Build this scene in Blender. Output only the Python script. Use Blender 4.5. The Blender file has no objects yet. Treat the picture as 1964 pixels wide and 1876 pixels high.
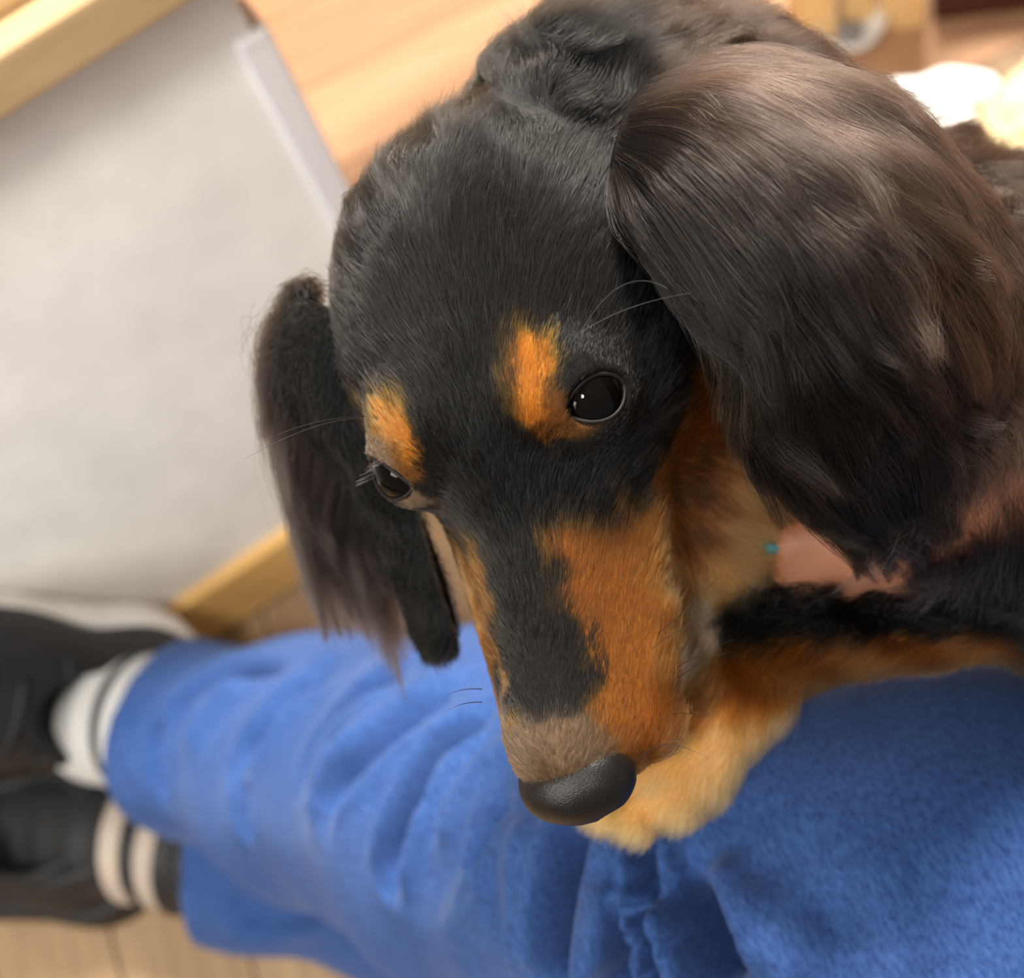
import bpy, math
import numpy as np
from mathutils import Vector, Matrix, kdtree
from mathutils.bvhtree import BVHTree

rng = np.random.default_rng(7)
C = bpy.context.scene.collection
scn = bpy.context.scene

# ------------------------------------------------------------------ camera
F = 2750.0
CAM_H = 0.8
M = np.array([[0.8959, 0.4442, 0.0], [-0.3847, 0.776, -0.4999], [-0.222, 0.4479, 0.8661]])   # camera axes -> world
u_, s_, v_ = np.linalg.svd(M); M = u_ @ v_
CAMPOS = np.array([0, 0, CAM_H])
cd = bpy.data.cameras.new('camera')
cam = bpy.data.objects.new('camera', cd); C.objects.link(cam)
m4 = np.eye(4); m4[:3, :3] = M; m4[:3, 3] = CAMPOS
cam.matrix_world = Matrix(m4.tolist())
cd.sensor_width = 36; cd.lens = F / 1964 * 36
cd.clip_start = 0.01
cd.dof.use_dof = True; cd.dof.focus_distance = 0.31; cd.dof.aperture_fstop = 9.5
scn.camera = cam

# ------------------------------------------------------------------ light
scn.view_settings.view_transform = 'Standard'
try: scn.view_settings.look = 'None'
except Exception: pass
scn.view_settings.gamma = 1; scn.view_settings.exposure = 0.0
scn.view_settings.use_curve_mapping = False
scn.cycles.adaptive_threshold = 0.025
w = bpy.data.worlds.new('room_light'); scn.world = w; w.use_nodes = True
bg = w.node_tree.nodes['Background']; bg.inputs[0].default_value = (1.0, 0.93, 0.84, 1); bg.inputs[1].default_value = 0.36
def area(name, pos, target, size, power, col, size_y=None):
    l = bpy.data.lights.new(name, 'AREA'); l.energy = power; l.color = col; l.size = size
    if size_y: l.shape = 'RECTANGLE'; l.size_y = size_y
    o = bpy.data.objects.new(name, l); C.objects.link(o); o.location = pos
    d = Vector(target) - Vector(pos); o.rotation_euler = d.to_track_quat('-Z', 'Y').to_euler()
    return o
area('ceiling_light', (0.50, 1.05, 1.95), (0.05, 0.3, 0.4), 0.35, 100, (1.0, 0.95, 0.88))
area('left_fill_light', (-0.95, -0.22, 1.2), (-0.15, 0.4, 0.25), 0.45, 13, (1.0, 0.97, 0.93))  # added low fill for the wall and the head's left side, no known lamp
sl = bpy.data.lights.new('wall_fill_spot', 'SPOT'); sl.energy = 125; sl.color = (1.0, 0.96, 0.9); sl.spot_size = math.radians(32); sl.spot_blend = 0.6; sl.shadow_soft_size = 0.18  # added spot that brightens wall and floor, its cone kept off the knee
so_ = bpy.data.objects.new('wall_fill_spot', sl); C.objects.link(so_); so_.location = (-0.45, -0.50, 2.2)
so_.rotation_euler = (Vector((-0.30, 0.48, 0.2)) - so_.location).to_track_quat('-Z', 'Y').to_euler()
area('window_light', (1.7, 1.5, 1.5), (0.3, 0.4, 0.4), 0.9, 30, (1.0, 0.86, 0.7))

# ------------------------------------------------------------------ helpers
def cm(px, py, d):                      # photo pixel + depth (cm) -> camera-aligned point in cm
    return np.array([(px - 982) / F * d, -(py - 938) / F * d, -d], float)
def to_world(p):                        # camera-aligned cm -> world metres
    return (np.asarray(p) * 0.01) @ M.T + CAMPOS
def ray(px, py): return M @ np.array([(px - 982) / F, -(py - 938) / F, -1.0])
def on_floor(px, py, z=0.0):
    r = ray(px, py); t = (z - CAM_H) / r[2]; return CAMPOS + t * r
def nrm(v):
    v = np.asarray(v, float); return v / (np.linalg.norm(v, axis=-1, keepdims=True) + 1e-12)

def tag(o, label=None, cat=None, group=None, kind=None):
    if label: o['label'] = label
    if cat: o['category'] = cat
    if group: o['group'] = group
    if kind: o['kind'] = kind
    return o
def thing(name, label, cat, loc, group=None):
    o = bpy.data.objects.new(name, None); C.objects.link(o); o.location = loc; o.empty_display_size = 0.02
    return tag(o, label, cat, group)
def attach(o, parent):
    if parent is not None:
        o.parent = parent
        if parent.type == 'EMPTY': o.matrix_parent_inverse = Matrix.Translation(-parent.location)   # mesh parents sit at the origin
def mesh_obj(name, V, faces, mat, parent=None, smooth=True, colors=None, mats=None, fmat=None):
    me = bpy.data.meshes.new(name)
    V = np.asarray(V, float)
    me.from_pydata(V.tolist(), [], faces if isinstance(faces, list) else faces.tolist())
    if smooth: me.polygons.foreach_set('use_smooth', [True] * len(me.polygons))
    for m in (mats or [mat]): me.materials.append(m)
    if fmat is not None: me.polygons.foreach_set('material_index', fmat)
    if colors is not None:
        a = me.color_attributes.new('col', 'FLOAT_COLOR', 'POINT')
        a.data.foreach_set('color', np.concatenate([colors, np.ones((len(colors), 1))], 1).astype(np.float32).ravel())
    me.update()
    o = bpy.data.objects.new(name, me); C.objects.link(o); attach(o, parent)
    return o

# ------------------------------------------------------------------ materials
def mat(name, rough=0.6, spec=0.5):
    m = bpy.data.materials.new(name); m.use_nodes = True
    b = m.node_tree.nodes['Principled BSDF']; b.inputs['Roughness'].default_value = rough
    b.inputs['Specular IOR Level'].default_value = spec
    return m, m.node_tree, b
def plain(name, col, rough=0.6, spec=0.5, noise=0.12, scale=40, bump=0.0, bscale=300, coat=0):
    m, nt, b = mat(name, rough, spec); N = nt.nodes; Lk = nt.links
    tc = N.new('ShaderNodeTexCoord'); n = N.new('ShaderNodeTexNoise'); n.inputs['Scale'].default_value = scale; n.inputs['Detail'].default_value = 5
    r = N.new('ShaderNodeValToRGB'); r.color_ramp.elements[0].position = 0.3; r.color_ramp.elements[1].position = 0.7
    a = np.array(col)
    r.color_ramp.elements[0].color = (*(a * (1 - noise)), 1); r.color_ramp.elements[1].color = (*np.minimum(a * (1 + noise), 1), 1)
    Lk.new(tc.outputs['Object'], n.inputs['Vector']); Lk.new(n.outputs['Fac'], r.inputs[0]); Lk.new(r.outputs[0], b.inputs['Base Color'])
    if bump:
        n2 = N.new('ShaderNodeTexNoise'); n2.inputs['Scale'].default_value = bscale; n2.inputs['Detail'].default_value = 3
        bp = N.new('ShaderNodeBump'); bp.inputs['Strength'].default_value = bump; bp.inputs['Distance'].default_value = 0.001
        Lk.new(tc.outputs['Object'], n2.inputs['Vector']); Lk.new(n2.outputs['Fac'], bp.inputs['Height']); Lk.new(bp.outputs[0], b.inputs['Normal'])
    if coat: b.inputs['Coat Weight'].default_value = coat; b.inputs['Coat Roughness'].default_value = 0.08
    return m
def wood(name, c0, c1, axis='X', rough=0.45, stretch=14, scale=9):
    m, nt, b = mat(name, rough, 0.4); N = nt.nodes; Lk = nt.links
    tc = N.new('ShaderNodeTexCoord'); mp = N.new('ShaderNodeMapping')
    s = [stretch] * 3; s['XYZ'.index(axis)] = 1.0; mp.inputs['Scale'].default_value = s
    oi = N.new('ShaderNodeObjectInfo'); ad = N.new('ShaderNodeVectorMath'); ad.operation = 'ADD'
    mu = N.new('ShaderNodeVectorMath'); mu.operation = 'SCALE'; mu.inputs['Scale'].default_value = 7.0
    cb = N.new('ShaderNodeCombineXYZ')
    for k in range(3): Lk.new(oi.outputs['Random'], cb.inputs[k])
    Lk.new(cb.outputs[0], mu.inputs[0]); Lk.new(tc.outputs['Object'], ad.inputs[0]); Lk.new(mu.outputs[0], ad.inputs[1])
    n = N.new('ShaderNodeTexNoise'); n.inputs['Scale'].default_value = scale; n.inputs['Detail'].default_value = 6; n.inputs['Distortion'].default_value = 0.4
    r = N.new('ShaderNodeValToRGB'); r.color_ramp.elements[0].position = 0.32; r.color_ramp.elements[1].position = 0.68
    r.color_ramp.elements[0].color = (*c0, 1); r.color_ramp.elements[1].color = (*c1, 1)
    hv = N.new('ShaderNodeHueSaturation'); mr = N.new('ShaderNodeMapRange'); mr.inputs['To Min'].default_value = 0.86; mr.inputs['To Max'].default_value = 1.1
    Lk.new(oi.outputs['Random'], mr.inputs['Value']); Lk.new(mr.outputs[0], hv.inputs['Value'])
    Lk.new(ad.outputs[0], mp.inputs['Vector']); Lk.new(mp.outputs[0], n.inputs['Vector']); Lk.new(n.outputs['Fac'], r.inputs[0])
    Lk.new(r.outputs[0], hv.inputs['Color']); Lk.new(hv.outputs[0], b.inputs['Base Color'])
    bp = N.new('ShaderNodeBump'); bp.inputs['Strength'].default_value = 0.15; bp.inputs['Distance'].default_value = 0.0005
    Lk.new(n.outputs['Fac'], bp.inputs['Height']); Lk.new(bp.outputs[0], b.inputs['Normal'])
    return m
def skin_mat(name, rough=0.8):          # coat skin coloured by the coat markers
    m, nt, b = mat(name, rough, 0.04)
    a = nt.nodes.new('ShaderNodeAttribute'); a.attribute_name = 'col'
    nt.links.new(a.outputs['Color'], b.inputs['Base Color'])
    return m
def hair_mat(name, rough=0.22, rrad=0.4):
    m = bpy.data.materials.new(name); m.use_nodes = True; nt = m.node_tree
    nt.nodes.remove(nt.nodes['Principled BSDF'])
    h = nt.nodes.new('ShaderNodeBsdfHairPrincipled'); h.model = 'CHIANG'; h.parametrization = 'COLOR'
    h.inputs['Roughness'].default_value = rough; h.inputs['Radial Roughness'].default_value = rrad
    h.inputs['Random Roughness'].default_value = 0.1; h.inputs['IOR'].default_value = 1.30
    a = nt.nodes.new('ShaderNodeAttribute'); a.attribute_name = 'col'
    nt.links.new(a.outputs['Color'], h.inputs['Color'])
    nt.links.new(h.outputs[0], nt.nodes['Material Output'].inputs['Surface'])
    return m
M_wall = plain('mottled_wall_vinyl', (0.86, 0.84, 0.79), 0.6, 0.3, 0.06, 30)
M_trimw = plain('white_corner_plastic', (0.80, 0.79, 0.80), 0.35, 0.5, 0.02, 20)
M_honey = wood('honey_wood', (0.80, 0.46, 0.15), (0.90, 0.56, 0.20), 'X', 0.35, 20, 6)
M_cap = wood('ledge_wood', (0.50, 0.33, 0.16), (0.58, 0.40, 0.21), 'X', 0.3, 20, 6)
M_floorX = wood('floor_wood_cross', (0.40, 0.215, 0.115), (0.50, 0.29, 0.165), 'X', 0.5)
M_floorY = wood('floor_wood_shaded', (0.28, 0.175, 0.095), (0.38, 0.25, 0.14), 'Y', 0.5)  # darker than the cross boards: the person's shade is put into the wood colour
M_under = plain('floor_underlay', (0.06, 0.035, 0.02), 0.9, 0.1)
M_dogskin = skin_mat('dog_skin')
M_hair = hair_mat('dog_hair')
M_nose = plain('wet_nose_leather', (0.005, 0.0036, 0.003), 0.36, 0.35, 0.3, 200, 0.2, 2600)
M_eye = plain('dark_eye', (0.0022, 0.0016, 0.0014), 0.04, 0.14, 0.2, 200)
M_lid = plain('dark_eyelid', (0.010, 0.007, 0.006), 0.55, 0.25, 0.2, 200)
M_black = plain('black_shoe_fabric', (0.011, 0.011, 0.012), 0.6, 0.4, 0.2, 60, 0.3, 500)
M_sole = plain('white_rubber', (0.78, 0.75, 0.70), 0.55, 0.4, 0.04, 40)
M_beige = plain('beige_trim', (0.40, 0.33, 0.27), 0.6, 0.3, 0.08, 60)
M_sock = plain('white_sock_cotton', (0.50, 0.49, 0.47), 0.9, 0.1, 0.05, 80, 0.4, 900)
M_sockstripe = plain('dark_sock_stripe', (0.05, 0.06, 0.065), 0.9, 0.1, 0.1, 80, 0.4, 900)
M_flesh = plain('person_skin', (0.36, 0.15, 0.08), 0.5, 0.4, 0.08, 90)
M_cream = plain('cream_fleece', (0.72, 0.57, 0.33), 0.95, 0.1, 0.06, 60)
M_white = plain('white_cloth', (0.86, 0.88, 0.88), 0.8, 0.2, 0.04, 30)
M_grey = plain('grey_plastic', (0.25, 0.25, 0.27), 0.5, 0.4)
M_darkred = wood('dark_red_wood', (0.05, 0.012, 0.008), (0.08, 0.02, 0.012), 'X', 0.4)
M_pale = wood('pale_block_wood', (0.80, 0.50, 0.20), (0.88, 0.62, 0.30), 'Z', 0.5)
M_teal = plain('teal_webbing', (0.05, 0.22, 0.27), 0.7, 0.3)

def denim():
    m, nt, b = mat('blue_denim', 0.85, 0.15); N = nt.nodes; Lk = nt.links
    tc = N.new('ShaderNodeTexCoord')
    n1 = N.new('ShaderNodeTexNoise'); n1.inputs['Scale'].default_value = 22; n1.inputs['Detail'].default_value = 4
    n2 = N.new('ShaderNodeTexNoise'); n2.inputs['Scale'].default_value = 900; n2.inputs['Detail'].default_value = 4; n2.inputs['Roughness'].default_value = 0.7
    mp = N.new('ShaderNodeMapping'); mp.inputs['Scale'].default_value = (1, 0.3, 1)
    Lk.new(tc.outputs['Object'], mp.inputs['Vector'])
    Lk.new(tc.outputs['Object'], n1.inputs['Vector']); Lk.new(mp.outputs[0], n2.inputs['Vector'])
    r1 = N.new('ShaderNodeValToRGB'); e = r1.color_ramp.elements; e[0].position = 0.3; e[1].position = 0.75
    e[0].color = (0.020, 0.057, 0.195, 1); e[1].color = (0.034, 0.078, 0.24, 1)
    r2 = N.new('ShaderNodeValToRGB'); e = r2.color_ramp.elements; e[0].position = 0.3; e[1].position = 0.72
    e[0].color = (0.45, 0.47, 0.55, 1); e[1].color = (1.7, 1.62, 1.4, 1)
    mx = N.new('ShaderNodeMix'); mx.data_type = 'RGBA'; mx.blend_type = 'MULTIPLY'; mx.inputs[0].default_value = 1
    Lk.new(n1.outputs['Fac'], r1.inputs[0]); Lk.new(n2.outputs['Fac'], r2.inputs[0])
    Lk.new(r1.outputs[0], mx.inputs[6]); Lk.new(r2.outputs[0], mx.inputs[7]); Lk.new(mx.outputs[2], b.inputs['Base Color'])
    bp = N.new('ShaderNodeBump'); bp.inputs['Strength'].default_value = 0.35; bp.inputs['Distance'].default_value = 0.0006
    Lk.new(n2.outputs['Fac'], bp.inputs['Height']); Lk.new(bp.outputs[0], b.inputs['Normal'])
    b.inputs['Sheen Weight'].default_value = 0.15; b.inputs['Sheen Tint'].default_value = (0.6, 0.7, 1, 1)
    return m
M_denim = denim()

# ------------------------------------------------------------------ boxes
def box_obj(name, lo, hi, m, parent=None, bevel=0.0, basis=None, origin=None):
    lo = np.array(lo, float); hi = np.array(hi, float)
    V = np.array([[x, y, z] for x in (lo[0], hi[0]) for y in (lo[1], hi[1]) for z in (lo[2], hi[2])])
    if basis is not None: V = V @ np.array(basis) + np.array(origin)
    Fc = [[0, 1, 3, 2], [4, 6, 7, 5], [0, 4, 5, 1], [2, 3, 7, 6], [0, 2, 6, 4], [1, 5, 7, 3]]
    o = mesh_obj(name, V, Fc, m, parent, smooth=False)
    if bevel:
        b = o.modifiers.new('bevel', 'BEVEL'); b.width = bevel; b.segments = 3
    return o

# ------------------------------------------------------------------ setting
floor = box_obj('floor', (-1.6, -0.8, -0.05), (1.8, 2.2, -0.004), M_under); tag(floor, kind='structure')
def plank(x0, x1, y0, y1, m):
    g = 0.0006
    return box_obj('plank', (x0 + g, y0 + g, -0.02), (x1 - g, y1 - g, 0.0), m, floor, 0.0008)
y_split = 0.60
for i in range(30):                       # boards running towards the low wall
    x0 = -1.005 + i * 0.075
    off = (i * 0.37) % 0.8
    ys = [-0.5, -0.5 + 0.2 + off, y_split] if -0.3 + off < y_split - 0.1 else [-0.5, y_split]
    for a_, b_ in zip(ys[:-1], ys[1:]): plank(x0, x0 + 0.075, a_, b_, M_floorY)
for j in range(15):                       # boards running across, beyond the wall's corner
    y0 = y_split + j * 0.09
    off = (j * 0.29) % 0.7
    xs = [-1.005, -0.3 + off, 0.35 + off, 1.5]
    for a_, b_ in zip(xs[:-1], xs[1:]): plank(a_, b_, y0, y0 + 0.09, M_floorX)

wa = np.array([0.98858, 0.15067, 0]); wn = np.array([0.15067, -0.98858, 0]); WO = on_floor(480, 1190)
WB = [wa, wn, [0, 0, 1]]                  # along the low wall, out of it, up
def wbox(name, lo, hi, m, parent=None, bevel=0.0): return box_obj(name, lo, hi, m, parent, bevel, WB, WO)
wl = wbox('wall_left', (-1.1, -0.30, 0.0), (0.180, -0.008, 0.45), M_wall, None, 0.002); tag(wl, kind='structure')
tr = wbox('trim_1', (0.170, -0.012, 0.056), (0.184, -0.004, 0.386), M_trimw, None, 0.002); tag(tr, kind='structure')
tr = wbox('trim_3', (0.1795, -0.032, 0.056), (0.186, -0.004, 0.386), M_trimw, None, 0.002); tag(tr, kind='structure')
bb = wbox('baseboard_left', (-1.1, -0.02, 0.004), (0.186, 0.0, 0.056), M_honey, None, 0.002); tag(bb, kind='structure')
cp = wbox('trim_2', (-1.1, -0.33, 0.4365), (0.5, 0.022, 0.463), M_cap, None, 0.004); tag(cp, kind='structure')
wbox('ledge_top', (-1.1, -0.33, 0.463), (0.5, 0.006, 0.472), M_cap, cp, 0.003)
th = wbox('trim_4', (0.10, -0.60, 0.0), (0.235, -0.42, 0.02), M_honey, None, 0.003); tag(th, kind='structure')

# ------------------------------------------------------------------ implicit modelling
class SDF:
    def __init__(s): s.p = []
    def ell(s, c, r, k=0.5, R=None): s.p.append(('e', np.array(c, float), np.array(r, float), k, R)); return s
    def cone(s, a, b, r1, r2, k=0.5): s.p.append(('c', np.array(a, float), np.array(b, float), (r1, r2), k)); return s
    def sub(s, c, r, k=0.1, R=None): s.p.append(('s', np.array(c, float), np.array(r, float), k, R)); return s
    def subcone(s, a, b, r1, r2, k=0.1): s.p.append(('d', np.array(a, float), np.array(b, float), (r1, r2), k)); return s
    def box(s, c, r, k=0.1, R=None): s.p.append(('b', np.array(c, float), np.array(r, float), k, R)); return s
    def __call__(s, P):
        d = np.full(len(P), 1e3, np.float32)
        P = P.astype(np.float32)
        for q in s.p:
            t = q[0]
            if t in 'esb':
                x = P - q[1].astype(np.float32)
                if q[4] is not None: x = x @ q[4].astype(np.float32)
                r = q[2].astype(np.float32); k = q[3]
                if t == 'b':
                    a = np.abs(x) - r; e = np.linalg.norm(np.maximum(a, 0), axis=1) + np.minimum(a.max(1), 0)
                else:
                    k0 = np.linalg.norm(x / r, axis=1); k1 = np.linalg.norm(x / (r * r), axis=1) + 1e-6
                    e = k0 * (k0 - 1) / k1
            else:
                a, b = q[1].astype(np.float32), q[2].astype(np.float32); r1, r2 = q[3]; k = q[4]
                ba = b - a; h = np.clip(((P - a) @ ba) / (ba @ ba), 0, 1)
                e = np.linalg.norm(P - a - h[:, None] * ba, axis=1) - (r1 + (r2 - r1) * h)
            if t in 'sd':
                h = np.maximum(k - np.abs(d + e), 0) / k
                d = np.maximum(d, -e) + h * h * k * 0.25
            else:
                h = np.maximum(k - np.abs(d - e), 0) / k
                d = np.minimum(d, e) - h * h * k * 0.25
        return d
def nets(f, lo, hi, h):
    lo = np.array(lo, float); hi = np.array(hi, float); B = 4
    nb = np.ceil((hi - lo) / (h * B)).astype(int); n = nb * B
    ci = np.stack(np.meshgrid(*[np.arange(k) for k in nb], indexing='ij'), -1).reshape(-1, 3)
    cc = lo + (ci * B + (B - 1) / 2) * h
    dc = f(cc)
    act = np.abs(dc) < h * B * 1.6 + 0.15
    V = np.empty(nb.tolist() + [B, B, B], np.float32)
    V[:] = np.where(dc < 0, -1, 1).reshape(nb)[..., None, None, None]
    ai = ci[act]
    off = np.stack(np.meshgrid(*[np.arange(B)] * 3, indexing='ij'), -1).reshape(-1, 3)
    pts = (lo + (ai[:, None, :] * B + off[None]) * h).reshape(-1, 3)
    vals = f(pts).reshape(-1, B, B, B)
    V[ai[:, 0], ai[:, 1], ai[:, 2]] = vals
    V = V.transpose(0, 3, 1, 4, 2, 5).reshape(n)
    S = V < 0
    cells = [S[a:n[0] - 1 + a, b:n[1] - 1 + b, c:n[2] - 1 + c] for a in (0, 1) for b in (0, 1) for c in (0, 1)]
    su = sum(c.astype(np.int8) for c in cells)
    I = np.argwhere((su > 0) & (su < 8))
    acc = np.zeros((len(I), 3)); cnt = np.zeros(len(I))
    cor = [(a, b, c) for a in (0, 1) for b in (0, 1) for c in (0, 1)]
    val = {q: V[I[:, 0] + q[0], I[:, 1] + q[1], I[:, 2] + q[2]] for q in cor}
    for a in cor:
        for ax in range(3):
            if a[ax] == 0:
                b = list(a); b[ax] = 1; b = tuple(b)
                va, vb = val[a], val[b]; x = (va < 0) != (vb < 0)
                t = np.where(x, va / np.where(x, va - vb, 1), 0)
                p = np.zeros((len(I), 3)) + np.array(a); p[:, ax] = t
                acc += np.where(x[:, None], p, 0); cnt += x
    P = lo + (I + acc / cnt[:, None]) * h
    idx = np.full([k - 1 for k in n], -1, np.int64); idx[I[:, 0], I[:, 1], I[:, 2]] = np.arange(len(I))
    Fs = []
    for ax in range(3):
        o1, o2 = [(1, 2), (2, 0), (0, 1)][ax]
        sl0 = [slice(0, k) for k in n]; sl1 = list(sl0); sl0[ax] = slice(0, n[ax] - 1); sl1[ax] = slice(1, n[ax])
        A = S[tuple(sl0)]; Bv = S[tuple(sl1)]
        E = np.argwhere(A != Bv)
        E = E[(E[:, o1] > 0) & (E[:, o2] > 0) & (E[:, o1] < n[o1] - 1) & (E[:, o2] < n[o2] - 1)]
        q = []
        for d1, d2 in ((-1, -1), (0, -1), (0, 0), (-1, 0)):
            G = E.copy(); G[:, o1] += d1; G[:, o2] += d2; q.append(idx[G[:, 0], G[:, 1], G[:, 2]])
        q = np.stack(q, 1); inside = A[E[:, 0], E[:, 1], E[:, 2]]
        q[~inside] = q[~inside][:, ::-1]
        Fs.append(q[(q >= 0).all(1)])
    return P, np.concatenate(Fs)
def vnormals(P, Q):
    T = np.concatenate([Q[:, [0, 1, 2]], Q[:, [0, 2, 3]]])
    fn = np.cross(P[T[:, 1]] - P[T[:, 0]], P[T[:, 2]] - P[T[:, 0]])
    N = np.zeros_like(P)
    for k in range(3): 
        for a in range(3): N[:, a] += np.bincount(T[:, k], fn[:, a], len(P))
    return nrm(N), T
def bvh_of(P, Q): return BVHTree.FromPolygons([tuple(p) for p in P], [tuple(int(i) for i in q) for q in Q])
def hit(bvh, px, py):                    # first surface met through a photo pixel (camera-aligned cm)
    d = Vector(((px - 982) / F, -(py - 938) / F, -1)).normalized()
    r = bvh.ray_cast(Vector((0, 0, 0)), d)
    return None if r[0] is None else np.array(r[0])

# ------------------------------------------------------------------ smooth noise
class Noise:
    def __init__(s, freq, n=10, seed=0):
        g = np.random.default_rng(seed)
        s.k = g.normal(0, 1, (n, 3)); s.k *= (freq * g.uniform(0.6, 1.6, (n, 1)) / np.linalg.norm(s.k, axis=1, keepdims=True))
        s.ph = g.uniform(0, 6.283, (n, 3)); s.a = g.normal(0, 1, (n, 3)) / math.sqrt(n)
    def __call__(s, P):
        x = P @ s.k.T
        return sum(np.sin(x[:, i:i + 1] + s.ph[i]) * s.a[i] for i in range(len(s.k)))

# ------------------------------------------------------------------ the dog, head frame
HY = nrm([.17, -.95, .22]); HX = np.array([-.88, -.28, -.36]); HX = nrm(HX - HX @ HY * HY); HZ = np.cross(HX, HY)
HR = np.stack([HX, HY, HZ], 1); HT = np.array([-0.57, 1.09, -31.71])
def H(x, y, z): return HR @ np.array([x, y, z], float) + HT
def toH(P): return (P - HT) @ HR

EL, ER = (-2.2, -0.5, -0.72), (2.2, -0.15, -0.72)
dog = SDF()
dog.ell(H(0.15, -4.1, -2.3), (3.9, 3.9, 3.5), 1, HR)
dog.ell(H(0, -1.3, -1.6), (3.25, 2.8, 2.1), 1.6, HR)
dog.ell(H(0.42, 6.5, -1.68), (0.8, 0.95, 0.72), 0.6, HR)
dog.cone(H(0, 0.2, -1.9), H(0, 6.9, -2.2), 1.75, 1.12, 1.2)
for s in (-1, 1):
    dog.ell(H(s * 1.75, -0.75, -0.05), (0.95, 1.0, 0.75), 0.9, HR)          # brow
    dog.ell(H(s * 2.35, -2.6, -3.6), (1.8, 2.8, 2.4), 1.2, HR)              # cheek
    dog.cone(H(s * 1.25, 0.6, -3.6), H(s * 0.85, 6.4, -3.1), 1.55, 1.1, 0.9)   # lips
dog.cone(H(0, 0.0, -4.7), H(0, 5.6, -4.5), 1.6, 0.95, 0.7)                  # lower jaw
for e in (EL, ER):
    dog.ell(H(*e), (1.06, 1.06, 1.0), 0.5, HR)
# neck, shoulder, throat, trunk
dog.cone(H(-0.8, -5.0, -3.4), cm(1240, 330, 37.5), 3.3, 3.8, 2)
dog.cone(cm(1110, 215, 35.6), cm(1420, 340, 36.5), 1.9, 2.6, 1.5)
dog.cone(cm(1240, 380, 38), cm(1800, 720, 39.8), 3.9, 5.2, 2)
dog.cone(cm(1800, 720, 39.8), cm(2500, 1150, 41), 5.2, 6.2, 2)
dog.cone(H(-0.8, -3.5, -5.0), cm(1430, 1000, 37.8), 2.3, 1.9, 1.5); dog.cone(cm(1400, 900, 38.2), cm(1390, 1200, 38.2), 2.0, 1.5, 1.0)          # throat
dog.cone(cm(1480, 930, 40.2), cm(1950, 900, 41.0), 2.4, 3.4, 1.5)          # chest
# foreleg and paw resting on the knee
dog.cone(cm(2350, 1080, 40), cm(2150, 1120, 39.5), 2.4, 1.55, 1.5)
dog.cone(cm(2150, 1120, 39.5), cm(1520, 1205, 38.0), 1.55, 1.35, 1.0)
dog.cone(cm(1520, 1205, 38.0), cm(1400, 1330, 37.4), 1.35, 1.35, 0.8)
dog.cone(cm(1400, 1330, 37.4), cm(1300, 1460, 36.8), 1.35, 1.3, 0.8)
for px, py, d_, r_ in ((1160, 1545, 36.4, .60), (1225, 1560, 36.2, .66), (1295, 1530, 36.1, .68), (1360, 1475, 36.3, .60)):
    dog.cone(cm(px + 55, py - 80, 36.6), cm(px, py, d_), r_, r_ * 0.95, 0.35)
dog.ell(cm(1300, 1450, 36.8), (1.35, 1.35, 1.0), 0.7)
# the coat gives way where the person's forearm and hand press against the shoulder
dog.subcone(cm(3300, 620, 41), cm(2500, 680, 37.6), 3.8, 3.35, 0.3); dog.subcone(cm(2500, 680, 37.6), cm(2050, 820, 36.6), 3.35, 2.65, 0.3)
dog.subcone(cm(2050, 820, 36.6), cm(1850, 920, 36.7), 2.65, 2.25, 0.3); dog.sub(cm(1790, 960, 37.2), (2.65, 2.35, 1.5), 0.3)
# the eye openings
def eye_frame(e, s):
    out = nrm(HR @ np.array([s * 0.56, 0.33 if s < 0 else 0.42, 0.72])); fwd = nrm(HR @ np.array([-s * 1.0, 0.06 if s < 0 else 0.5, 0.0]))
    fwd = nrm(fwd - fwd @ out * out); return np.stack([fwd, np.cross(out, fwd), out], 1)
EFR = {}
for e, s in ((EL, -1), (ER, 1)):
    Rf = eye_frame(e, s); EFR[s] = Rf
    dog.sub(H(*e) + Rf[:, 2] * 0.95, (0.74, 0.50, 0.75), 0.18, Rf)
P, Q = nets(dog, (-6.5, -9.5, -48), (25, 12.0, -27), 0.13)
print('dog', len(P))
N, T = vnormals(P, Q)
bvh = bvh_of(P, Q)

# markings, with some light painted in: markers on the coat, each with its colour; mirrored on the other side of the head
BLK = (0.009, 0.008, 0.0075); BRN = (0.04, 0.027, 0.020); TAN = (0.16, 0.058, 0.010); ORG = (0.26, 0.10, 0.015)
CRM = (0.55, 0.30, 0.11); LTT = (0.36, 0.19, 0.07); GRY = (0.017, 0.0155, 0.0145); WHT = (0.40, 0.30, 0.22); DTN = (0.09, 0.035, 0.009)
MUZ = (0.10, 0.066, 0.042)
mk = []
def marks(col, pts, mirror=True):
    for p in pts:
        h_ = hit(bvh, *p)
        if h_ is None: continue
        mk.append((h_, col))
        if mirror:
            q = toH(h_[None])[0]; q[0] *= -1; mk.append((H(*q), col))
marks(BLK, [(930, y) for y in (300, 400, 500, 600, 700, 800, 900, 1000)] + [(850, 700), (850, 800), (870, 900), (1000, 900), (1040, 880), (1000, 1000), (1060, 950), (1100, 930), (880, 620),
    (1150, 600), (1100, 500), (1200, 520), (1250, 620), (1280, 560), (1150, 980), (1120, 640), (1060, 600), (980, 600), (1250, 700), (1270, 780), (1240, 850), (1200, 900), (1160, 860), (1130, 900), (1080, 860),
    (920, 620), (930, 700), (940, 760), (970, 830), (1220, 640), (1090, 640), (1300, 680), (1180, 660), (1215, 950), (1270, 850), (1240, 800), (1090, 690), (1320, 620)])
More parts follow.
